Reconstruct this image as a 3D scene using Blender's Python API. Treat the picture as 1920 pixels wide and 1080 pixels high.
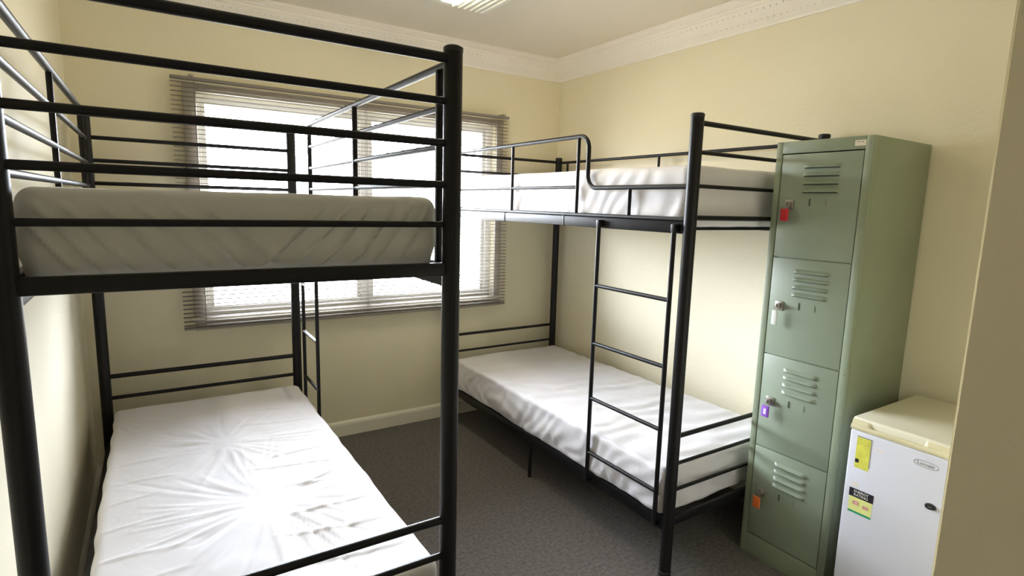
import bpy, bmesh, math, random
import numpy as np
from mathutils import Vector, Matrix, noise
random.seed(7)
for o in list(bpy.data.objects): bpy.data.objects.remove(o)
S = bpy.context.scene
COL = S.collection
PI = math.pi

# ------------------------------------------------------------------ camera
YAW, PITCH, ROLL, FPX, ZC = .5731, -.1471, .0274, 1052.8, 1.5446
fw = Vector((math.sin(YAW)*math.cos(PITCH), math.cos(YAW)*math.cos(PITCH), math.sin(PITCH)))
rt = Vector((math.cos(YAW), -math.sin(YAW), 0)); up = rt.cross(fw)
R2 = math.cos(ROLL)*rt + math.sin(ROLL)*up
U2 = -math.sin(ROLL)*rt + math.cos(ROLL)*up
cd = bpy.data.cameras.new('camera'); cam = bpy.data.objects.new('camera', cd); COL.objects.link(cam)
cd.sensor_width = 36; cd.sensor_fit = 'HORIZONTAL'; cd.lens = FPX*36/1920; cd.clip_start = .02
M = Matrix((R2, U2, -fw)).transposed().to_4x4(); M.translation = (0, 0, ZC); cam.matrix_world = M
S.camera = cam

# ------------------------------------------------------------------ world, light, exposure
S.view_settings.view_transform = 'Standard'; S.view_settings.look = 'None'
S.view_settings.gamma = 1; S.view_settings.use_curve_mapping = False
S.view_settings.exposure = -0.05
W = bpy.data.worlds.new('overcast_sky'); S.world = W; W.use_nodes = True
bgn = W.node_tree.nodes['Background']; bgn.inputs[1].default_value = 82.0
wt = W.node_tree; wc = wt.nodes.new('ShaderNodeTexCoord'); wsx = wt.nodes.new('ShaderNodeSeparateXYZ'); wr = wt.nodes.new('ShaderNodeValToRGB')
wt.links.new(wc.outputs['Generated'], wsx.inputs[0]); wt.links.new(wsx.outputs[2], wr.inputs[0]); wt.links.new(wr.outputs[0], bgn.inputs[0])
wr.color_ramp.elements[0].position = 0.0; wr.color_ramp.elements[0].color = (.22, .225, .22, 1)      # pale ground, bright overcast above
wr.color_ramp.elements[1].position = .12; wr.color_ramp.elements[1].color = (.87, .945, 1.06, 1)
S.cycles.max_bounces = 12; S.cycles.diffuse_bounces = 8; S.cycles.transparent_max_bounces = 24
def area(name, loc, rot, sx, sy, power, color, portal=False):
    l = bpy.data.lights.new(name, 'AREA'); l.shape = 'RECTANGLE'; l.size = sx; l.size_y = sy; l.energy = power; l.color = color
    if portal: l.cycles.is_portal = True
    o = bpy.data.objects.new(name, l); o.location = loc; o.rotation_euler = rot; COL.objects.link(o); return o
area('window_portal', (1.187, 3.72, 1.483), (-PI/2, 0, 0), 1.89, 1.24, 1, (1, 1, 1), True)

# ------------------------------------------------------------------ materials
def mat(name, col, rough=.5, metal=0, spec=.5, bump=0, bscale=50, bdetail=4, var=0, vscale=5, emis=None, estr=0, trans=0, sheen=0, stretch=None, bdist=.01):
    m = bpy.data.materials.new(name); m.use_nodes = True; nt = m.node_tree; b = nt.nodes['Principled BSDF']
    b.inputs['Base Color'].default_value = (*col, 1); b.inputs['Roughness'].default_value = rough
    b.inputs['Metallic'].default_value = metal; b.inputs['Specular IOR Level'].default_value = spec
    if trans: b.inputs['Transmission Weight'].default_value = trans
    if sheen: b.inputs['Sheen Weight'].default_value = sheen
    if emis: b.inputs['Emission Color'].default_value = (*emis, 1); b.inputs['Emission Strength'].default_value = estr
    if bump or var:
        tc = nt.nodes.new('ShaderNodeTexCoord'); src = tc.outputs['Object']
        if stretch:
            mp = nt.nodes.new('ShaderNodeMapping'); mp.inputs['Scale'].default_value = stretch; nt.links.new(src, mp.inputs[0]); src = mp.outputs[0]
    if bump:
        n = nt.nodes.new('ShaderNodeTexNoise'); n.inputs['Scale'].default_value = bscale; n.inputs['Detail'].default_value = bdetail
        nt.links.new(src, n.inputs['Vector'])
        bp = nt.nodes.new('ShaderNodeBump'); bp.inputs['Strength'].default_value = bump; bp.inputs['Distance'].default_value = bdist
        nt.links.new(n.outputs['Fac'], bp.inputs['Height']); nt.links.new(bp.outputs[0], b.inputs['Normal'])
    if var:
        n = nt.nodes.new('ShaderNodeTexNoise'); n.inputs['Scale'].default_value = vscale; n.inputs['Detail'].default_value = 5
        nt.links.new(src, n.inputs['Vector'])
        r = nt.nodes.new('ShaderNodeValToRGB'); r.color_ramp.elements[0].position = .3; r.color_ramp.elements[1].position = .7
        r.color_ramp.elements[0].color = (*[c*(1-var) for c in col], 1); r.color_ramp.elements[1].color = (*[min(1, c*(1+var*.6)) for c in col], 1)
        nt.links.new(n.outputs['Fac'], r.inputs[0]); nt.links.new(r.outputs[0], b.inputs['Base Color'])
    return m
WALL = mat('cream_wall_paint', (.80, .738, .555), .75, bump=.12, bscale=60, var=.03, vscale=1.5)
CEIL = mat('ceiling_paint', (.80, .75, .64), .85, bump=.05, bscale=40)
CORN = mat('cornice_plaster', (.89, .85, .78), .7)
ARCH = mat('taupe_architrave', (.48, .43, .36), .5)
TRIM = mat('cream_gloss_trim', (.86, .81, .68), .4)
CARPET = mat('charcoal_carpet', (.150, .135, .124), 1, spec=.1, bump=.6, bscale=600, bdetail=2, var=.35, vscale=60, sheen=.15, bdist=.004)
BLACK = mat('black_powder_coat', (.009, .008, .009), .42, spec=.28, bump=.05, bscale=300)
CAPM = mat('black_plastic_cap', (.015, .015, .015), .55)
SHEET = mat('white_fitted_sheet', (.775, .75, .775), .62, spec=.3, bump=.25, bscale=9, bdetail=6, bdist=.012, sheen=.1)
SHEETG = mat('grey_white_fitted_sheet', (.64, .64, .62), .55, spec=.35, bump=.2, bscale=9, bdetail=6, bdist=.01, sheen=.1)
LOCK = mat('sage_green_enamel', (.255, .295, .20), .42, var=.08, vscale=3, bump=.08, bscale=14)
LOCKD = mat('sage_green_door_enamel', (.275, .325, .24), .4, var=.07, vscale=4, bump=.08, bscale=12)
SLOT_SHADE = mat('slot_and_louvre_shade', (.05, .06, .04), .6)  # dark of the card slots, and painted shade beneath the louvres
STEEL = mat('dull_steel', (.45, .42, .38), .35, metal=.9)
WHITEF = mat('white_fridge_enamel', (.645, .645, .70), .3, bump=.04, bscale=120)
CREAMF = mat('cream_fridge_top', (.74, .70, .55), .4, bump=.05, bscale=30)
CREAMH = mat('yellowed_plastic_handle', (.66, .60, .38), .4)
GASK = mat('grey_gasket', (.25, .25, .24), .6)
RED = mat('red_plastic', (.62, .02, .03), .35)
ORANGE = mat('orange_plastic', (.75, .16, .03), .4)
VIOLET = mat('violet_plastic', (.30, .10, .62), .4)
WHITEP = mat('white_plastic', (.80, .82, .76), .4)
PAPER = mat('paper_insert', (.85, .75, .92), .6)
YEL = mat('yellow_sticker', (.70, .68, .10), .5, var=.15, vscale=40)
YEL2 = mat('pale_yellow_sticker', (.78, .80, .30), .5)
GRN = mat('green_sticker', (.02, .33, .16), .5)
BLK = mat('black_sticker', (.015, .012, .02), .5)
PINK = mat('pink_print', (.75, .40, .38), .5)
PALE = mat('pale_label', (.70, .62, .48), .6)
GREYP = mat('grey_print', (.28, .29, .25), .5)
WINF = mat('white_window_frame', (.80, .79, .76), .4)
def glass():
    m = bpy.data.materials.new('window_glass'); m.use_nodes = True; nt = m.node_tree; nt.nodes.clear()
    o = nt.nodes.new('ShaderNodeOutputMaterial'); t = nt.nodes.new('ShaderNodeBsdfTransparent'); g = nt.nodes.new('ShaderNodeBsdfGlossy')
    g.inputs['Roughness'].default_value = .02; f = nt.nodes.new('ShaderNodeFresnel'); f.inputs[0].default_value = 1.3; x = nt.nodes.new('ShaderNodeMixShader')
    nt.links.new(f.outputs[0], x.inputs[0]); nt.links.new(t.outputs[0], x.inputs[1]); nt.links.new(g.outputs[0], x.inputs[2]); nt.links.new(x.outputs[0], o.inputs[0]); return m
GLASS = glass()
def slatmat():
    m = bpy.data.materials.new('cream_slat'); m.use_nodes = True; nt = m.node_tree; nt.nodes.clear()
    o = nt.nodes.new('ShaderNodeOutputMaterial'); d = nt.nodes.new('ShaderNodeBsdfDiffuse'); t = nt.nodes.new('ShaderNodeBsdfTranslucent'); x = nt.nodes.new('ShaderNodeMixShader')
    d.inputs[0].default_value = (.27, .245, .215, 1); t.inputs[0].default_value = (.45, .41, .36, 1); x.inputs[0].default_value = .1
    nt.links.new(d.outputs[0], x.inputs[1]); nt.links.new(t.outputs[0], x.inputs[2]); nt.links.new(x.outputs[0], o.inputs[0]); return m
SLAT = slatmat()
LAMP = mat('lamp_diffuser', (.9, .9, .85), .4, emis=(1, .90, .64), estr=38)
LENS = mat('frosted_wing', (.86, .86, .78), .5)

# ------------------------------------------------------------------ helpers
ORG = {}
def new_bm(): return bmesh.new()
def thing(name, loc, label, cat, group=None, kind=None):
    o = bpy.data.objects.new(name, None); o.empty_display_size = .1; COL.objects.link(o); o.location = loc
    if label: o['label'] = label
    if cat: o['category'] = cat
    if group: o['group'] = group
    if kind: o['kind'] = kind
    ORG[o.name] = Vector(loc); return o
def obj(name, bm, m, parent=None, smooth=None, loc=None, label=None, cat=None, kind=None, group=None):
    """bm is in world coordinates; parent is the thing or part it belongs to"""
    if parent is not None: org = ORG[parent.name]
    else: org = Vector(loc) if loc is not None else Vector((0, 0, 0))
    own = Vector(loc) if loc is not None else org
    bmesh.ops.translate(bm, verts=bm.verts, vec=-own)
    me = bpy.data.meshes.new(name); bmesh.ops.recalc_face_normals(bm, faces=bm.faces); bm.to_mesh(me); bm.free()
    for mm in (m if isinstance(m, (list, tuple)) else [m]): me.materials.append(mm)
    if smooth is not None:
        me.shade_smooth()
        if smooth < 179: me.set_sharp_from_angle(angle=math.radians(smooth))
    o = bpy.data.objects.new(name, me); COL.objects.link(o); o.location = own - org if parent is not None else own
    if parent is not None: o.parent = parent
    ORG[o.name] = own
    if label: o['label'] = label
    if cat: o['category'] = cat
    if kind: o['kind'] = kind
    if group: o['group'] = group
    return o
def box(bm, x0, x1, y0, y1, z0, z1, bev=0, seg=2, mi=0):
    vs = [bm.verts.new((x, y, z)) for z in (z0, z1) for y in (y0, y1) for x in (x0, x1)]
    fs = [bm.faces.new([vs[i] for i in f]) for f in ((0, 2, 3, 1), (4, 5, 7, 6), (0, 1, 5, 4), (2, 6, 7, 3), (0, 4, 6, 2), (1, 3, 7, 5))]
    for f in fs: f.material_index = mi
    if bev:
        es = list({e for f in fs for e in f.edges})
        r = bmesh.ops.bevel(bm, geom=es, offset=bev, segments=seg, affect='EDGES', profile=.5, material=mi)
    return bm
def B(*a, **k): return box(new_bm(), *a, **k)
def fillet(pts, r, n=8):
    pts = [Vector(p) for p in pts]; out = [pts[0]]
    for i in range(1, len(pts)-1):
        a, b, c = pts[i-1], pts[i], pts[i+1]; u = (a-b).normalized(); v = (c-b).normalized(); ang = u.angle(v)
        t = min(r/math.tan(ang/2), (a-b).length*.49, (c-b).length*.49); rr = t*math.tan(ang/2)
        cen = b+(u+v).normalized()*(rr/math.sin(ang/2)); p0 = b+u*t-cen; p1 = b+v*t-cen
        for k in range(n+1): out.append(cen+(p0.normalized().slerp(p1.normalized(), k/n))*rr)
    out.append(pts[-1]); return out
def tube(bm, pts, r, seg=14, cap=True):
    pts = [Vector(p) for p in pts]; n = len(pts); T = []
    for i in range(n):
        a = pts[max(0, i-1)]; b = pts[min(n-1, i+1)]; T.append((b-a).normalized())
    ref = Vector((0, 0, 1)) if abs(T[0].z) < .9 else Vector((1, 0, 0))
    nrm = T[0].cross(ref).normalized(); rings = []
    for i in range(n):
        if i: nrm = (nrm-T[i]*nrm.dot(T[i])).normalized()
        bi = T[i].cross(nrm)
        rings.append([bm.verts.new(pts[i]+r*(math.cos(2*PI*k/seg)*nrm+math.sin(2*PI*k/seg)*bi)) for k in range(seg)])
    for i in range(n-1):
        for k in range(seg): bm.faces.new((rings[i][k], rings[i][(k+1) % seg], rings[i+1][(k+1) % seg], rings[i+1][k]))
    if cap: bm.faces.new(rings[0][::-1]); bm.faces.new(rings[-1])
    return bm
def T(pts, r, seg=14): return tube(new_bm(), pts, r, seg)
def lathe(bm, x, y, prof, seg=24):
    rings = [[bm.verts.new((x+r*math.cos(2*PI*k/seg), y+r*math.sin(2*PI*k/seg), z)) for k in range(seg)] for r, z in prof]
    for i in range(len(rings)-1):
        for k in range(seg): bm.faces.new((rings[i][k], rings[i][(k+1) % seg], rings[i+1][(k+1) % seg], rings[i+1][k]))
    bm.faces.new(rings[0][::-1]); bm.faces.new(rings[-1]); return bm
def text_bm(s, size, width=None, xs=1.0):
    c = bpy.data.curves.new('txt', 'FONT'); c.body = s; c.size = size; c.align_x = 'CENTER'; c.align_y = 'CENTER'; c.extrude = .0003
    if xs: c.shear = 0
    o = bpy.data.objects.new('txt', c); COL.objects.link(o)
    dg = bpy.context.evaluated_depsgraph_get(); me = bpy.data.meshes.new_from_object(o.evaluated_get(dg))
    bm = new_bm(); bm.from_mesh(me); bpy.data.objects.remove(o); bpy.data.curves.remove(c); bpy.data.meshes.remove(me); return bm
def face_negx(bm, x, y, z):     # text laid in XY turned to face -X: right of text -> -Y, up -> Z
    for v in bm.verts: v.co = Vector((x-v.co.z, y-v.co.x, z+v.co.y))
    return bm

# ------------------------------------------------------------------ room
XL, XR, YB, YN, ZCEIL = -.31, 2.69, 3.57, -2.2, 2.60
WX0, WX1, WZ0, WZ1 = .245, 2.13, .868, 2.098
PX, PY = 1.5, .475          # corner of the near partition
obj('floor', B(XL-.1, XR+.1, YN-.1, YB+.2, -.1, 0), CARPET, kind='structure')
obj('ceiling', B(XL-.1, XR+.1, YN-.1, YB+.2, ZCEIL, ZCEIL+.1), CEIL, kind='structure')
obj('wall_left', B(XL-.1, XL, YN-.1, YB+.2, 0, ZCEIL), WALL, kind='structure')
obj('wall_right', B(XR, XR+.1, YN-.1, YB+.2, 0, ZCEIL), WALL, kind='structure')
bm = new_bm()
box(bm, XL, WX0, YB, YB+.2, 0, ZCEIL); box(bm, WX1, XR, YB, YB+.2, 0, ZCEIL)
box(bm, WX0, WX1, YB, YB+.2, 0, WZ0); box(bm, WX0, WX1, YB, YB+.2, WZ1, ZCEIL)
obj('wall_back', bm, WALL, kind='structure')
obj('wall_front', B(XL, XR, YN-.1, YN, 0, ZCEIL), WALL, kind='structure')
bm = new_bm(); q = [(PX, PY), (XR+.05, PY), (XR+.05, -.5), (PX+.36, -.5)]     # splayed side of the entrance
lo_ = [bm.verts.new((x, y, 0)) for x, y in q]; hi_ = [bm.verts.new((x, y, ZCEIL)) for x, y in q]
for i in range(4): bm.faces.new((lo_[i], lo_[(i+1) % 4], hi_[(i+1) % 4], hi_[i]))
bm.faces.new(lo_[::-1]); bm.faces.new(hi_); bm.edges.ensure_lookup_table()
bmesh.ops.bevel(bm, geom=[e for e in bm.edges if all((v.co.xy-Vector((PX, PY))).length < .001 for v in e.verts)], offset=.006, segments=4, affect='EDGES')
obj('wall_partition', bm, WALL, kind='structure', smooth=30)
# baseboards
def baseboard(name, p0, p1, nrm):
    p0 = Vector(p0); p1 = Vector(p1); n = Vector(nrm); prof = [(0, 0), (.016, 0), (.016, .075), (.013, .088), (.004, .100), (0, .100)]
    bm = new_bm(); A = [bm.verts.new(p0+n*a+Vector((0, 0, z))) for a, z in prof]; C = [bm.verts.new(p1+n*a+Vector((0, 0, z))) for a, z in prof]
    for i in range(len(prof)): j = (i+1) % len(prof); bm.faces.new((A[i], A[j], C[j], C[i]))
    bm.faces.new(A); bm.faces.new(C[::-1]); obj(name, bm, TRIM, kind='structure')
baseboard('baseboard_back', (XL, YB, 0), (XR, YB, 0), (0, -1, 0))
baseboard('baseboard_right', (XR, PY, 0), (XR, YB-.017, 0), (-1, 0, 0))
baseboard('baseboard_left', (XL, YN, 0), (XL, YB-.017, 0), (1, 0, 0))
# cornice: profile (out from wall, z)
CP = [(0, 2.470), (.010, 2.470), (.012, 2.480), (.030, 2.494), (.052, 2.510), (.075, 2.530), (.088, 2.549), (.092, 2.556), (.100, 2.556), (.100, 2.572),
      (.116, 2.572), (.118, 2.578), (.126, 2.580), (.134, 2.588), (.136, ZCEIL), (0, ZCEIL)]
def cornice(name, a, b, n, m0, m1):
    a = Vector(a); b = Vector(b); n = Vector(n); d = (b-a).normalized(); bm = new_bm()
    A = [bm.verts.new(a+n*o+d*o*m0+Vector((0, 0, z))) for o, z in CP]; C = [bm.verts.new(b+n*o-d*o*m1+Vector((0, 0, z))) for o, z in CP]
    for i in range(len(CP)): j = (i+1) % len(CP); bm.faces.new((A[i], A[j], C[j], C[i]))
    bm.faces.new(A); bm.faces.new(C[::-1]); c = obj(name, bm, CORN, kind='structure', smooth=25)
    L = (b-a).length; k = int((L-.3)/.034); bm = new_bm(); s = Matrix.Identity(3)
    ax = Vector((.055, 0, .05)).normalized()
    for i in range(k):                       # leaf relief along the cove
        cen = a+d*(.16+i*.034)
        for t, rad in ((.05, .0065), (.95, .0065)):
            p = cen+n*(.040+.045*t)+Vector((0, 0, 2.500+.040*t)); q = bmesh.ops.create_icosphere(bm, subdivisions=1, radius=rad)
            for v in q['verts']: v.co = p+Vector((v.co.x, v.co.y, v.co.z))+(n*-.0018+Vector((0, 0, .0022)))
    obj('cornice_relief', bm, CORN, c, smooth=60)
cornice('trim_1', (XL, YB, 0), (XR, YB, 0), (0, -1, 0), 1, 1)
cornice('trim_2', (XR, PY, 0), (XR, YB, 0), (-1, 0, 0), 0, 1)
cornice('trim_3', (XL, YN, 0), (XL, YB, 0), (1, 0, 0), 0, 1)

# window
w = thing('window_1', ((WX0+WX1)/2, YB, WZ0), None, None, kind='structure')
yo0, yo1 = YB+.05, YB+.11
bm = new_bm(); fw_ = .022
box(bm, WX0, WX1, yo0, yo1+.03, WZ0, WZ0+fw_, .003); box(bm, WX0, WX1, yo0, yo1+.03, WZ1-fw_, WZ1, .003)
box(bm, WX0, WX0+.02, yo0, yo1+.03, WZ0+fw_, WZ1-fw_, .003); box(bm, WX1-.045, WX1, yo0, yo1+.03, WZ0+fw_, WZ1-fw_, .003)
box(bm, 1.155, 1.215, yo0, yo1+.03, WZ0+fw_, WZ1-fw_, .003)
obj('window_frame', bm, WINF, w, smooth=30)
for a, b in ((WX0+.02, 1.155), (1.215, WX1-.045)):
    bm = new_bm(); z0, z1 = WZ0+fw_, WZ1-fw_; t = .026
    box(bm, a, b, yo0+.02, yo1, z0, z0+t, .003); box(bm, a, b, yo0+.02, yo1, z1-t, z1, .003)
    box(bm, a, a+t, yo0+.02, yo1, z0+t, z1-t, .003); box(bm, b-t, b, yo0+.02, yo1, z0+t, z1-t, .003)
    s = obj('window_sash', bm, WINF, w, smooth=30)
    obj('window_pane', B(a+t-.004, b-t+.004, YB+.088, YB+.092, z0+t-.004, z1-t+.004), GLASS, s)
obj('window_sill', B(WX0-.08, WX1+.08, YB-.022, YB+.05, WZ0-.025, WZ0, .004), TRIM, w, smooth=30)
bm = new_bm()
box(bm, WX0-.065, WX0, YB-.016, YB, WZ0, WZ1+.045, .004); box(bm, WX1, WX1+.055, YB-.016, YB, WZ0, WZ1+.045, .004)
box(bm, WX0, WX1, YB-.016, YB, WZ1, WZ1+.045, .004); box(bm, WX0-.06, WX1+.06, YB-.016, YB, WZ0-.075, WZ0-.025, .004)
obj('window_architrave', bm, ARCH, w, smooth=30)

# venetian blind
BX0, BX1, BZ0, BZ1, BY = .127, 2.198, .811, 2.162, 3.512
bl = thing('venetian_blind', ((BX0+BX1)/2, BY, BZ1), 'wide cream venetian blind with open slats hanging over the bright window', 'blind')
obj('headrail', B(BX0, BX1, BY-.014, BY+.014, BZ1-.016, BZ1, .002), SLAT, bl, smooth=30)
bm = new_bm(); ns = 56; tilt = math.radians(2)
for i in range(ns):
    z = BZ0+.022+(BZ1-.03-BZ0-.022)*i/(ns-1); pr = []
    for k in range(5):
        s = (k/4-.5)*.028; h = .0030*(1-(2*s/.028)**2); pr.append((BY+s*math.cos(tilt)-h*math.sin(tilt), z+h+s*math.sin(tilt)))
    A = []
    for x in (BX0, BX1): A.append([bm.verts.new((x, y, zz)) for y, zz in pr]+[bm.verts.new((x, y, zz-.0008)) for y, zz in pr[::-1]])
    n = len(A[0])
    for k in range(n): bm.faces.new((A[0][k], A[0][(k+1) % n], A[1][(k+1) % n], A[1][k]))
    bm.faces.new(A[0]); bm.faces.new(A[1][::-1])
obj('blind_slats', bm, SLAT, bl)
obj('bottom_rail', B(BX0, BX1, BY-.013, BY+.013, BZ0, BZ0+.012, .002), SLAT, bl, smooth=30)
for x in (.235, 1.16, 2.10):
    bm = new_bm()
    for yy in (BY-.0145, BY+.0145): tube(bm, [(x, yy, BZ0+.01), (x, yy, BZ1-.014)], .0011, 6)
    obj('ladder_cord', bm, SLAT, bl, smooth=60)
for x in (.222, 2.155):
    obj('mounting_bracket', B(x-.012, x+.012, BY-.017, YB-.001, BZ1+.0005, BZ1+.014, .002), STEEL, bl, smooth=30)

# ceiling light
cl = thing('ceiling_light', (1.40, 2.50, ZCEIL), 'white fluorescent batten light with frosted wings on the ceiling', 'ceiling light')
obj('lamp_housing', B(1.20, 1.62, 2.15, 2.85, 2.575, ZCEIL-.001, .004), LENS, cl, smooth=30)
obj('lamp_diffuser', B(1.27, 1.375, 2.17, 2.70, 2.530, 2.575, .015, 4), LAMP, cl, smooth=50)
bm = new_bm()
for i in range(6):
    x = 1.41+i*.034; tube(bm, [(x, 2.17, 2.575), (x, 2.83, 2.575)], .010, 8)
obj('lens_rib', bm, LENS, cl, smooth=60)

# ------------------------------------------------------------------ bunk beds
PR = .0245
def post(parent, x, y, h, r=PR):
    p = obj('post', lathe(new_bm(), x, y, [(r, .012), (r, h-.012)], 28), BLACK, parent, smooth=40, loc=(x, y, 0))
    obj('post_cap', lathe(new_bm(), x, y, [(r+.001, h-.014), (r+.001, h-.004), (r-.004, h)], 28), CAPM, p, smooth=40)
    obj('foot_cap', lathe(new_bm(), x, y, [(r+.002, 0), (r+.002, .03), (r+.0002, .032)], 28), CAPM, p, smooth=40)
    return p
def hrail(parent, x0, x1, y, z, r, name='end_rail'): return obj(name, T([(x0+PR*.8, y, z), (x1-PR*.8, y, z)], r), BLACK, parent, smooth=60)
def side_box(parent, x, y0, y1, z0, z1, name='side_rail', t=.012):
    bm = new_bm(); box(bm, x-t, x+t, y0+PR*.7, y1-PR*.7, z0, z1, .004)
    return obj(name, bm, BLACK, parent, smooth=30)
def deck(parent, x0, x1, y0, y1, z, n=14, name='slat'):
    for i in range(n):
        y = y0+.08+(y1-y0-.16)*i/(n-1)
        obj('bed_slat', B(x0+.010, x1-.010, y-.016, y+.016, z-.012, z, .003), BLACK, parent, smooth=30)
def ladder(parent, x, ya, yb, z0, z1, rungs, r=.0095):
    l = None
    for y in (ya, yb):
        bm = T([(x, y, z0), (x, y, z1)], r)
        if l is None: l = thing_part('ladder', parent, (x, (ya+yb)/2, z0))
        st = obj('ladder_stile', bm, BLACK, l, smooth=60)
    for z in rungs: obj('ladder_rung', T([(x, min(ya, yb), z), (x, max(ya, yb), z)], r*.92), BLACK, l, smooth=60)
    return l
def thing_part(name, parent, loc):
    o = bpy.data.objects.new(name, None); o.empty_display_size = .05; COL.objects.link(o); o.parent = parent
    o.location = Vector(loc)-ORG[parent.name]; ORG[o.name] = Vector(loc); return o

# left bed
A0, A1, AY0, AY1, AT = -.232, .6765, 1.355, 3.333, 1.940
bed = thing('bunk_bed', ((A0+A1)/2, (AY0+AY1)/2, 0), 'black tubular metal bunk bed along the left wall, nearest the camera', 'bunk bed', 'black metal bunk beds')
for x in (A0, A1):
    for y in (AY0, AY1): post(bed, x, y, AT)
for y in (AY0, AY1):
    for z, r in ((1.909, .0125), (1.803, .0095), (1.698, .0095), (1.592, .0095), (1.4885, .0080), (.646, .0115), (.535, .0095), (.418, .0095)):
        hrail(bed, A0, A1, y, z, r)
    for z in (1.371, .300):
        bm = new_bm(); box(bm, A0+.018, A1-.018, y-.012, y+.012, z-.019, z+.016, .005); obj('end_beam', bm, BLACK, bed, smooth=40)
for x in (A0, A1):
    side_box(bed, x, AY0, AY1, 1.318, 1.382); side_box(bed, x, AY0, AY1, .255, .318)
deck(bed, A0, A1, AY0, AY1, 1.366); deck(bed, A0, A1, AY0, AY1, .302)
# wall-side guard
for z in (1.912, 1.798, 1.686, 1.580): obj('guard_rail', T([(A0, AY0+.02, z), (A0, AY1-.02, z)], .0095 if z < 1.9 else .012), BLACK, bed, smooth=60)
for y in (2.25, 1.44, 3.20): obj('guard_upright', B(A0-.008, A0+.008, y-.008, y+.008, 1.38, 1.905, .002), BLACK, bed, smooth=30)
# room-side guard with the ladder gap at its far end
g = obj('guard_rail', T(fillet([(A1, AY0+.02, 1.902), (A1, 2.905, 1.902), (A1, 2.905, 1.380)], .035), .0105), BLACK, bed, smooth=60)
for z in (1.797, 1.695, 1.593): obj('guard_bar', T([(A1, 1.44, z), (A1, 2.905, z)], .0080), BLACK, g, smooth=60)
for y in (1.435, 2.185): obj('guard_upright', B(A1-.009, A1+.009, y-.008, y+.008, 1.38, 1.897, .002), BLACK, g, smooth=30)
ladder(bed, A1+.024, 3.245, 2.94, .16, 1.385, (1.34, 1.075, .806, .545, .275), .0095)
for y in (2.94, 3.245):
    obj('ladder_hook', T(fillet([(A1+.024, y, 1.37), (A1+.024, y, 1.398), (A1, y, 1.398)], .01, 4), .007, 8), BLACK, bed, smooth=60)
for y in (2.344,):
    for x in (A0+.05, A1-.05): obj('centre_leg', T([(x, y, 0), (x, y, .292)], .010), BLACK, bed, smooth=60)

# right bed
C0, C1, CY0, CY1, CT = 1.7545, 2.6287, 1.465, 3.4685, 1.9036
bed2 = thing('bunk_bed', ((C0+C1)/2, (CY0+CY1)/2, 0), 'black tubular metal bunk bed along the right wall behind the green locker', 'bunk bed', 'black metal bunk beds')
for x in (C0, C1):
    for y in (CY0, CY1): post(bed2, x, y, CT)
for y in (CY0, CY1):
    for z, r in ((1.870, .0100), (1.762, .0080), (1.635, .0080), (.624, .0100), (.504, .0078), (.388, .0078)): hrail(bed2, C0, C1, y, z, r)
    hrail(bed2, C0, C1, y, 1.513, .0105, 'end_beam')
    bm = new_bm(); box(bm, C0+.018, C1-.018, y-.010, y+.010, .232, .270, .004); obj('end_beam', bm, BLACK, bed2, smooth=40)
for x in (C0, C1):
    s = side_box(bed2, x, CY0, CY1, 1.450, 1.498, t=.010)
    obj('side_rail_tube', T([(x, CY0, 1.506), (x, CY1, 1.506)], .0095), BLACK, s, smooth=60)
    for y in (2.245, 2.805): obj('joint_sleeve', B(x-.0125, x+.0125, y-.004, y+.004, 1.4485, 1.500, .001), BLACK, s, smooth=30)
    side_box(bed2, x, CY0, CY1, .205, .262)
deck(bed2, C0, C1, CY0, CY1, 1.474); deck(bed2, C0, C1, CY0, CY1, .262)
obj('guard_rail', T([(C1, CY0, 1.865), (C1, CY1, 1.865)], .0095), BLACK, bed2, smooth=60)
for y in (2.465, 3.36, 1.62): obj('guard_upright', T([(C1, y, 1.5), (C1, y, 1.862)], .008), BLACK, bed2, smooth=60)
g = obj('guard_rail', T(fillet([(C0, CY1, 1.876), (C0, 2.085, 1.876), (C0, 2.085, 1.633), (C0, CY0, 1.633)], .062, 10), .0105), BLACK, bed2, smooth=60)
obj('guard_bar', T([(C0, CY1, 1.638), (C0, 2.16, 1.638)], .0075), BLACK, g, smooth=60)
for y, zt in ((2.745, 1.872), (2.160, 1.872), (1.800, 1.630)): obj('guard_upright', T([(C0, y, 1.51), (C0, y, zt)], .0085), BLACK, g, smooth=60)
ladder(bed2, C0-.030, 1.955, 1.515, .225, 1.475, (1.185, .911, .643, .372), .0098)
for y in (1.955, 1.515):
    obj('ladder_hook', B(C0-.040, C0-.010, y-.011, y+.011, 1.455, 1.488, .004), BLACK, bed2, smooth=30)
    obj('ladder_hook', B(C0-.040, C0-.010, y-.011, y+.011, .222, .240, .004), BLACK, bed2, smooth=30)
obj('centre_leg', T([(C0-.04+.04, 2.48, 0), (C0, 2.48, .21)], .0095), BLACK, bed2, smooth=60)
obj('centre_leg', T([(C1-.05, 2.48, 0), (C1-.05, 2.48, .21)], .0095), BLACK, bed2, smooth=60)

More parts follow.
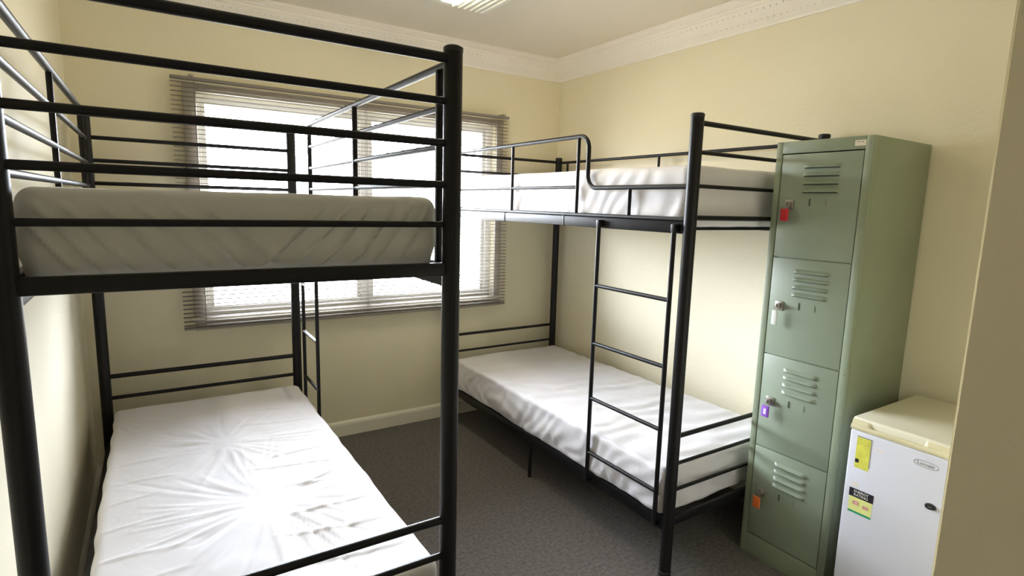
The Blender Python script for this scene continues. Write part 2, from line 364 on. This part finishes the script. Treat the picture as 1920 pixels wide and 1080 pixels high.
# ------------------------------------------------------------------ mattresses
def mattress(x0, x1, y0, y1, z0, z1, m, label, disp, rv=.035, rh=.03, res=.014):
    nx, ny, nz = [max(4, int(round((b-a)/res))) for a, b in ((x0, x1), (y0, y1), (z0, z1))]
    idx = {}; P = []; F = []
    def vid(i, j, k):
        if (i, j, k) not in idx: idx[(i, j, k)] = len(P); P.append((i/nx, j/ny, k/nz))
        return idx[(i, j, k)]
    for i in range(nx):
        for j in range(ny):
            F.append((vid(i, j, nz), vid(i+1, j, nz), vid(i+1, j+1, nz), vid(i, j+1, nz))); F.append((vid(i, j, 0), vid(i, j+1, 0), vid(i+1, j+1, 0), vid(i+1, j, 0)))
    for k in range(nz):
        for i in range(nx):
            F.append((vid(i, 0, k), vid(i+1, 0, k), vid(i+1, 0, k+1), vid(i, 0, k+1))); F.append((vid(i, ny, k), vid(i, ny, k+1), vid(i+1, ny, k+1), vid(i+1, ny, k)))
        for j in range(ny):
            F.append((vid(0, j, k), vid(0, j, k+1), vid(0, j+1, k+1), vid(0, j+1, k))); F.append((vid(nx, j, k), vid(nx, j+1, k), vid(nx, j+1, k+1), vid(nx, j, k+1)))
    P = np.array(P); lo = np.array([x0, y0, z0]); hi = np.array([x1, y1, z1]); X = lo+P*(hi-lo)
    r = rv; inn = np.clip(X, lo+r, hi-r); d = X-inn; L = np.linalg.norm(d, axis=1, keepdims=True); N = d/np.maximum(L, 1e-9); X = inn+N*r
    X = X+N*disp(X, N)[:, None]
    me = bpy.data.meshes.new('mattress'); loc = np.array([(x0+x1)/2, (y0+y1)/2, z0]); me.from_pydata([tuple(v) for v in X-loc], [], F); me.validate()
    me.materials.append(m); me.shade_smooth()
    o = bpy.data.objects.new('mattress', me); COL.objects.link(o); o.location = loc; o['label'] = label; o['category'] = 'mattress'; o['group'] = 'sheeted mattresses on the bunk beds'
    return o
def ridge(u, v, a, b, w, amp):
    """a fold from a to b in a plane: sharp crest, soft ends"""
    ax, ay = a; bx, by = b; dx, dy = bx-ax, by-ay; L = math.hypot(dx, dy); t = ((u-ax)*dx+(v-ay)*dy)/L/L; s = ((u-ax)*-dy+(v-ay)*dx)/L
    s = s-.08*L*np.sin(t*3.0)*.3
    env = np.clip(np.sin(np.clip(t, 0, 1)*PI), 0, 1)**.6*((t > 0) & (t < 1)); return amp*env*np.exp(-(np.abs(s)/w)**1.5)
def lown(X, sc, seed):
    return np.array([noise.noise(Vector((x*sc+seed, y*sc, z*sc))) for x, y, z in X])
def folds(rng, cx, cy, n, r0, r1, w, amp, a0=0, a1=2*PI):
    out = []
    for i in range(n):
        th = a0+(a1-a0)*(i+rng.uniform(-.4, .4))/n; ra = r0*rng.uniform(.6, 1.4); rb = ra+(r1-ra)*rng.uniform(.4, 1)
        out.append(((cx+ra*math.cos(th), cy+ra*math.sin(th)), (cx+rb*math.cos(th+rng.uniform(-.08, .08)), cy+rb*math.sin(th)), w*rng.uniform(.6, 1.5), amp*rng.uniform(.4, 1.1)*rng.choice([1, 1, -.8])))
    return out
# lower left: plastic-like sheet creased around two hollows
rng = random.Random(3)
RL = folds(rng, .30, 2.02, 40, .10, .62, .007, .0055)+folds(rng, .22, 2.62, 30, .05, .45, .0075, .0045)+folds(rng, -.22, 3.2, 9, .1, .5, .012, .006, -1.2, .1)
for i in range(9):
    yy = 1.55+i*.17; RL.append(((A1-.03, yy), (A1-.30-rng.random()*.15, yy+rng.uniform(-.02, .10)), .006, .005)); RL.append(((A0+.02, yy), (A0+.25+rng.random()*.1, yy+rng.uniform(-.03, .06)), .006, .004))
def d_ll(X, N):
    top = np.clip(N[:, 2], 0, 1)**2; d = np.zeros(len(X))
    for a, b, w, amp in RL: d += ridge(X[:, 0], X[:, 1], a, b, w, amp)
    d *= top; n = lown(X, 3.0, 1); d += n*.006+lown(X, 11, 5)*.0022
    sg = 1-np.clip(np.abs(N[:, 2]), 0, 1); d += sg*.0025*np.sin(X[:, 1]*31+3*n)
    return d
mattress(A0+.028, A1-.004, AY0+.045, AY1-.035, .303, .484, SHEET, 'creased white mattress on the lower bunk of the left bed', d_ll, rv=.03, res=.0085)
# upper left: foot end shows slanting folds
RF = []
for i, x in enumerate((-.20, -.165, -.12, -.06, .0, .06, .12)): RF.append(((x-.03, 1.53), (x+.075+.01*i, 1.375), .004+.0012*(i % 3), .005))
for i, x in enumerate((.62, .57, .53, .47, .42, .36)): RF.append(((x+.01, 1.545), (x-.09-.015*i, 1.375), .004+.001*(i % 2), .005))
RF += [((.17, 1.50), (.26, 1.38), .012, .003), ((.32, 1.53), (.20, 1.38), .010, .003)]
def d_lu(X, N):
    d = np.zeros(len(X)); fr = np.clip(-N[:, 1], 0, 1)
    for a, b, w, amp in RF: d += ridge(X[:, 0], X[:, 2], a, b, w*.75, amp*3.2)*fr
    n = lown(X, 4, 9); d += n*.006; sd = np.clip(np.abs(N[:, 0]), 0, 1)*(1-np.clip(np.abs(N[:, 2]), 0, 1)); d += sd*.005*np.sin(X[:, 1]*29+2*n+X[:, 2]*9)
    zt = (X[:, 2]-1.365)/.19; d += (fr+sd)*(-.014*np.clip(.35-zt, 0, 1)/.35 + .004*np.sin(np.clip(zt, 0, 1)*PI))
    return d
mattress(A0+.012, A1-.018, AY0+.040, AY1-.03, 1.367, 1.556, SHEETG, 'thick mattress in pale cover on the upper bunk of the left bed', d_lu, rv=.036, res=.006)
# lower right: loose skirt along the room side
def d_rl(X, N):
    n = lown(X, 4, 3); m2 = lown(X, 13, 8); d = n*.006+m2*.003
    sd = np.clip(-N[:, 0], 0, 1)*(1-np.clip(np.abs(N[:, 2]), 0, 1)); zt = np.clip((X[:, 2]-.262)/.2, 0, 1)
    d += sd*((.0065*np.sin(X[:, 1]*13+X[:, 2]*26+4*n)*(1.2-zt)+.0045*np.sin(X[:, 1]*33-X[:, 2]*44+9*n)*(1.2-zt)+.003*np.sin(X[:, 1]*71+X[:, 2]*60+12*n))*(1-zt*.5)+.010*np.exp(-((zt-.4)/.3)**2))
    fr = np.clip(-N[:, 1], 0, 1)*(1-np.clip(np.abs(N[:, 2]), 0, 1)); d += fr*(.006*np.sin(X[:, 0]*23+X[:, 2]*25+3*n)+.004*m2)
    top = np.clip(N[:, 2], 0, 1)**2; d += top*.0022*np.sin(X[:, 1]*46+X[:, 0]*7+5*n)
    return d
mattress(C0-.012, C1-.005, CY0+.030, CY1-.03, .263, .466, SHEET, 'loosely sheeted white mattress on the lower bunk of the right bed', d_rl, rv=.019, res=.011)
def d_ru(X, N):
    n = lown(X, 4, 13); m2 = lown(X, 14, 2); sd = np.clip(np.abs(N[:, 0]), 0, 1)*(1-np.clip(np.abs(N[:, 2]), 0, 1)); fr = np.clip(np.abs(N[:, 1]), 0, 1)
    zt = np.clip((X[:, 2]-1.475)/.25, 0, 1)
    return n*.005+sd*(.0035*np.sin(X[:, 1]*57+X[:, 2]*40+7*n)+.002*m2)*(1-zt*.4)+fr*.004*np.sin(X[:, 0]*41+X[:, 2]*20+5*n)
mattress(C0+.022, C1-.022, CY0+.035, CY1-.04, 1.475, 1.722, SHEET, 'thick white mattress on the upper bunk of the right bed', d_ru, rv=.04, res=.012)

# ------------------------------------------------------------------ locker
LX0, LX1, LY0, LY1, LH = 2.217, 2.676, 1.050, 1.429, 1.83
lk = thing('locker', ((LX0+LX1)/2, (LY0+LY1)/2, 0), 'tall sage green metal locker with four stacked doors against the right wall', 'locker')
bm = new_bm(); t = .0015
box(bm, LX0+.0222, LX1, LY0, LY0+.004, 0, LH, .0008); box(bm, LX0+.0222, LX1, LY1-.004, LY1, 0, LH, .0008)      # sides
box(bm, LX1-.004, LX1, LY0+.004, LY1-.004, 0, LH, .001); box(bm, LX0+.0222, LX1-.004, LY0+.004, LY1-.004, LH-.004, LH, .0008)
for z in (.098, .517, .936, 1.355): box(bm, LX0+.02, LX1-.004, LY0+.004, LY1-.004, z, z+.004)
obj('body', bm, LOCK, lk, smooth=30)
bm = new_bm()
box(bm, LX0, LX0+.022, LY0, LY0+.030, 0, LH, .002); box(bm, LX0, LX0+.022, LY1-.026, LY1, 0, LH, .002)
box(bm, LX0, LX0+.022, LY0+.030, LY1-.026, 1.782, LH, .002); box(bm, LX0, LX0+.022, LY0+.030, LY1-.026, 0, .098, .002)
for z in (.518, .937, 1.356): box(bm, LX0+.009, LX0+.022, LY0+.030, LY1-.026, z-.010, z+.014, .001)
obj('front_frame', bm, LOCK, lk, smooth=30)
DY0, DY1 = LY0+.033, LY1-.029
tops = (1.778, 1.3565, .9375, .5185); bots = (1.3605, .9415, .5225, .102)
tags = (('red', RED), ('white', WHITEP), ('violet', VIOLET), ('orange', ORANGE)); pos = ('top', 'second', 'third', 'bottom')
doors = []
for i, (zt, zb) in enumerate(zip(tops, bots)):
    d = obj('door', B(LX0+.001, LX0+.016, DY0, DY1, zb, zt, .0025, 2), LOCKD, lk, smooth=30, loc=(LX0, (DY0+DY1)/2, zb)); doors.append(d)
    for k in range(4):        # pressed louvres; the shade under each is painted as a dark strip
        z = zt-.050-k*.032; bm = new_bm(); ya, yb = 1.160, 1.305; n = 18; rows = []
        for q in range(n+1):
            y = ya+(yb-ya)*q/n; e = min(1, min(q, n-q)/2.2)**.5
            rows.append([bm.verts.new((LX0+.0015, y, z+.009)), bm.verts.new((LX0+.001-.007*e, y, z+.005)), bm.verts.new((LX0+.001-.013*e, y, z-.003)), bm.verts.new((LX0+.001-.012*e, y, z-.0055)), bm.verts.new((LX0+.0015, y, z-.0055))])
        for q in range(n):
            for c in range(4): bm.faces.new((rows[q][c], rows[q+1][c], rows[q+1][c+1], rows[q][c+1]))
        box(bm, LX0-.0006, LX0+.001, ya+.004, yb-.004, z-.0095, z-.0055, mi=1); obj('louvre', bm, [LOCKD, SLOT_SHADE], d, smooth=50)
    for y, dk in ((1.268, 1), (1.204, 0)):
        obj('card_slot', B(LX0-.0012 if dk else LX0-.0006, LX0+.002, y-.0022, y+.0022, zt-.206, zt-.178), SLOT_SHADE if dk else LOCK, d)
    zl = zt-.205
    bm = new_bm(); box(bm, LX0-.004, LX0+.002, 1.333, 1.369, zl-.016, zl+.022, .002)
    obj('lock_plate', bm, STEEL, d, smooth=30)
    bm = new_bm(); bmesh.ops.create_cone(bm, cap_ends=True, segments=20, radius1=.011, radius2=.010, depth=.014, matrix=Matrix.Translation((LX0-.010, 1.348, zl+.004)) @ Matrix.Rotation(PI/2, 4, 'Y'))
    obj('lock_barrel', bm, STEEL, d, smooth=40)
# key tags hanging from the four locks
for i, (cn, cm) in enumerate(tags):
    zl = tops[i]-.201; x = LX0-.0205; y = 1.353
    kt = thing('key_tag', (x, y, zl-.045), f'{cn} plastic key tag hanging from the {pos[i]} locker door', 'key tag', 'key tags on the locker')
    obj('key', B(x-.012, x+.002, 1.3465, 1.3495, zl-.006, zl+.008, .001), STEEL, kt, smooth=30)
    ring = [(x-.006, y-.003+.009*math.cos(a), zl-.010+.010*math.sin(a)) for a in [k*2*PI/20 for k in range(21)]]
    obj('key_ring', tube(new_bm(), ring, .0010, 6, cap=False), STEEL, kt, smooth=60)
    h, wd = ((.050, .034), (.062, .024), (.050, .034), (.052, .034))[i]
    bm = B(x-.0095, x-.0025, y-wd/2, y+wd/2, zl-.018-h, zl-.018, .0030, 3)
    tg = obj('tag_body', bm, cm, kt, smooth=40, label=f'{cn} plastic')
    if i in (2,): obj('paper_insert', B(x-.0102, x-.009, y-.006, y+.006, zl-.018-h*.75, zl-.018-h*.25, .0003), PAPER, tg)
    if i == 0: obj('tag_window', B(x-.0102, x-.009, y-.004, y+.004, zl-.018-h*.85, zl-.018-h*.2, .0003), RED, tg)
lb = obj('maker_label', B(LX0-.0006, LX0+.0002, 1.079, 1.118, 1.7945, 1.8155), PALE, lk)
obj('label_print', (lambda b: (box(b, LX0-.0009, LX0, 1.100, 1.112, 1.8075, 1.8105), box(b, LX0-.0009, LX0, 1.087, 1.097, 1.8075, 1.8105)) and b)(new_bm()), GREYP, lb)
for z in (1.803, .93, .04):
    bm = new_bm(); bmesh.ops.create_icosphere(bm, subdivisions=2, radius=.004, matrix=Matrix.Translation((LX0+.0012, 1.062, z))); obj('rivet', bm, LOCK, lk, smooth=60)

# ------------------------------------------------------------------ fridge
FX0, FX1, FY0, FY1, FH = 2.127, 2.650, .502, .976, .811
fr = thing('bar_fridge', ((FX0+FX1)/2, (FY0+FY1)/2, 0), 'small white bar fridge with yellow stickers beside the green locker', 'fridge')
obj('cabinet', B(FX0+.055, FX1, FY0+.004, FY1-.004, .02, FH-.034, .006), WHITEF, fr, smooth=30)
obj('top_panel', B(FX0+.012, FX1, FY0, FY1, FH-.034, FH, .009, 4), CREAMF, fr, smooth=40, label='cream top')
obj('gasket', B(FX0+.047, FX0+.056, FY0+.012, FY1-.012, .05, FH-.050), GASK, fr)
fd = obj('fridge_door', B(FX0, FX0+.047, FY0+.002, FY1-.002, .045, FH-.044, .008, 4), WHITEF, fr, smooth=40)
# top trim of the door with its scooped grip
bm = new_bm(); n = 48
def scoop(y): 
    s = (y-.825)/.085; return max(0, 1-s*s)**.5 if abs(s) < 1 else 0
rows = []
for q in range(n+1):
    y = FY0+.002+(FY1-FY0-.004)*q/n; e = scoop(y)
    rows.append([bm.verts.new(p) for p in ((FX0+.047, y, FH-.044), (FX0+.001, y, FH-.044), (FX0-.003, y, FH-.038), (FX0-.003, y, FH-.034+.004*e), (FX0+.001+.004*e, y, FH-.026), (FX0+.006+.022*e, y, FH-.024-.012*e), (FX0+.010+.022*e, y, FH-.010), (FX0+.014, y, FH-.006), (FX0+.047, y, FH-.005))])
for q in range(n):
    for c in range(8): bm.faces.new((rows[q][c], rows[q+1][c], rows[q+1][c+1], rows[q][c+1]))
    bm.faces.new((rows[q][8], rows[q+1][8], rows[q+1][0], rows[q][0]))
bm.faces.new(rows[0]); bm.faces.new(rows[-1][::-1])
obj('door_grip', bm, CREAMH, fd, smooth=50, label='yellowed plastic grip')
# oval badge
def ring_strip(bm, x, yc, zc, hw, hh, w, seg=40):
    a = []
    for k in range(seg):
        th = 2*PI*k/seg; ex = lambda v, p: math.copysign(abs(v)**p, v); cy, cz = ex(math.cos(th), .6), ex(math.sin(th), .8)
        a.append((bm.verts.new((x, yc+hw*cy, zc+hh*cz)), bm.verts.new((x, yc+(hw-w)*cy, zc+(hh-w)*cz))))
    for k in range(seg): bm.faces.new((a[k][0], a[(k+1) % seg][0], a[(k+1) % seg][1], a[k][1]))
    r = bmesh.ops.extrude_face_region(bm, geom=list(bm.faces)); bmesh.ops.translate(bm, verts=[g for g in r['geom'] if isinstance(g, bmesh.types.BMVert)], vec=(-.0006, 0, 0))
ring_bm = new_bm(); ring_strip(ring_bm, FX0-.0001, .729, .727, .036, .0115, .0016)
bd = obj('door_badge', ring_bm, GREYP, fd)
obj('badge_lettering', face_negx(text_bm('Lemair', .019), FX0-.0004, .729, .727), GREYP, fd)
# stickers
def flat(y0, y1, z0, z1, lift=.0004): return B(FX0-lift, FX0+.0005, y0, y1, z0, z1)
ys = obj('yellow_sticker', flat(.899, .947, .628, .748), YEL, fd)
obj('sticker_outline', (lambda b: (box(b, FX0-.0008, FX0, .897, .900, .640, .748), box(b, FX0-.0008, FX0, .897, .947, .745, .749)) and b)(new_bm()), GREYP, fd)
obj('sticker_mark', flat(.934, .946, .648, .662, .0009), BLK, fd)
obj('sticker_lines', (lambda b: [box(b, FX0-.0008, FX0, .902, .945, z, z+.0016) for z in (.737, .729, .721)] and b)(new_bm()), mat('olive_print', (.45, .42, .06), .5), fd)
obj('rating_sticker', flat(.872, .951, .463, .518), YEL2, fd)
obj('sticker_header', flat(.870, .953, .516, .548, .0006), BLK, fd)
obj('header_lettering', (lambda a, b: (b.to_mesh(tmp := bpy.data.meshes.new('t')), a.from_mesh(tmp)) and a)(face_negx(text_bm('ENERGY', .0135), FX0-.0009, .912, .5385), face_negx(text_bm('RATING', .0135), FX0-.0009, .912, .5255)), WHITEP, fd)
obj('sticker_band', flat(.872, .951, .455, .463, .0006), GRN, fd)
obj('star_print', (lambda b: (box(b, FX0-.0008, FX0, .918, .936, .488, .502, .002), box(b, FX0-.0008, FX0, .884, .902, .484, .496, .002)) and b)(new_bm()), PINK, fd)
RESM = mat('sticker_residue', (.76, .68, .62), .6)
for q in ((.925, .945, .556, .572), (.855, .885, .716, .722)): obj('sticker_residue', flat(*q), RESM, fd)
bm = new_bm(); bmesh.ops.create_cone(bm, cap_ends=True, segments=28, radius1=.011, radius2=.009, depth=.008, matrix=Matrix.Translation((FX0-.003, .700, .592)) @ Matrix.Rotation(-PI/2, 4, 'Y'))
for v in bm.verts: v.co.y = .700+(v.co.y-.700)*1.6
fl = obj('door_lock', bm, CAPM, fd, smooth=40)
obj('keyhole', B(FX0-.0078, FX0-.0068, .694, .706, .5905, .5935), STEEL, fl)
for x in (FX0+.09, FX1-.05):
    for y in (FY0+.05, FY1-.05): obj('foot', lathe(new_bm(), x, y, [(.016, 0), (.014, .022)], 16), CAPM, fr, smooth=40)
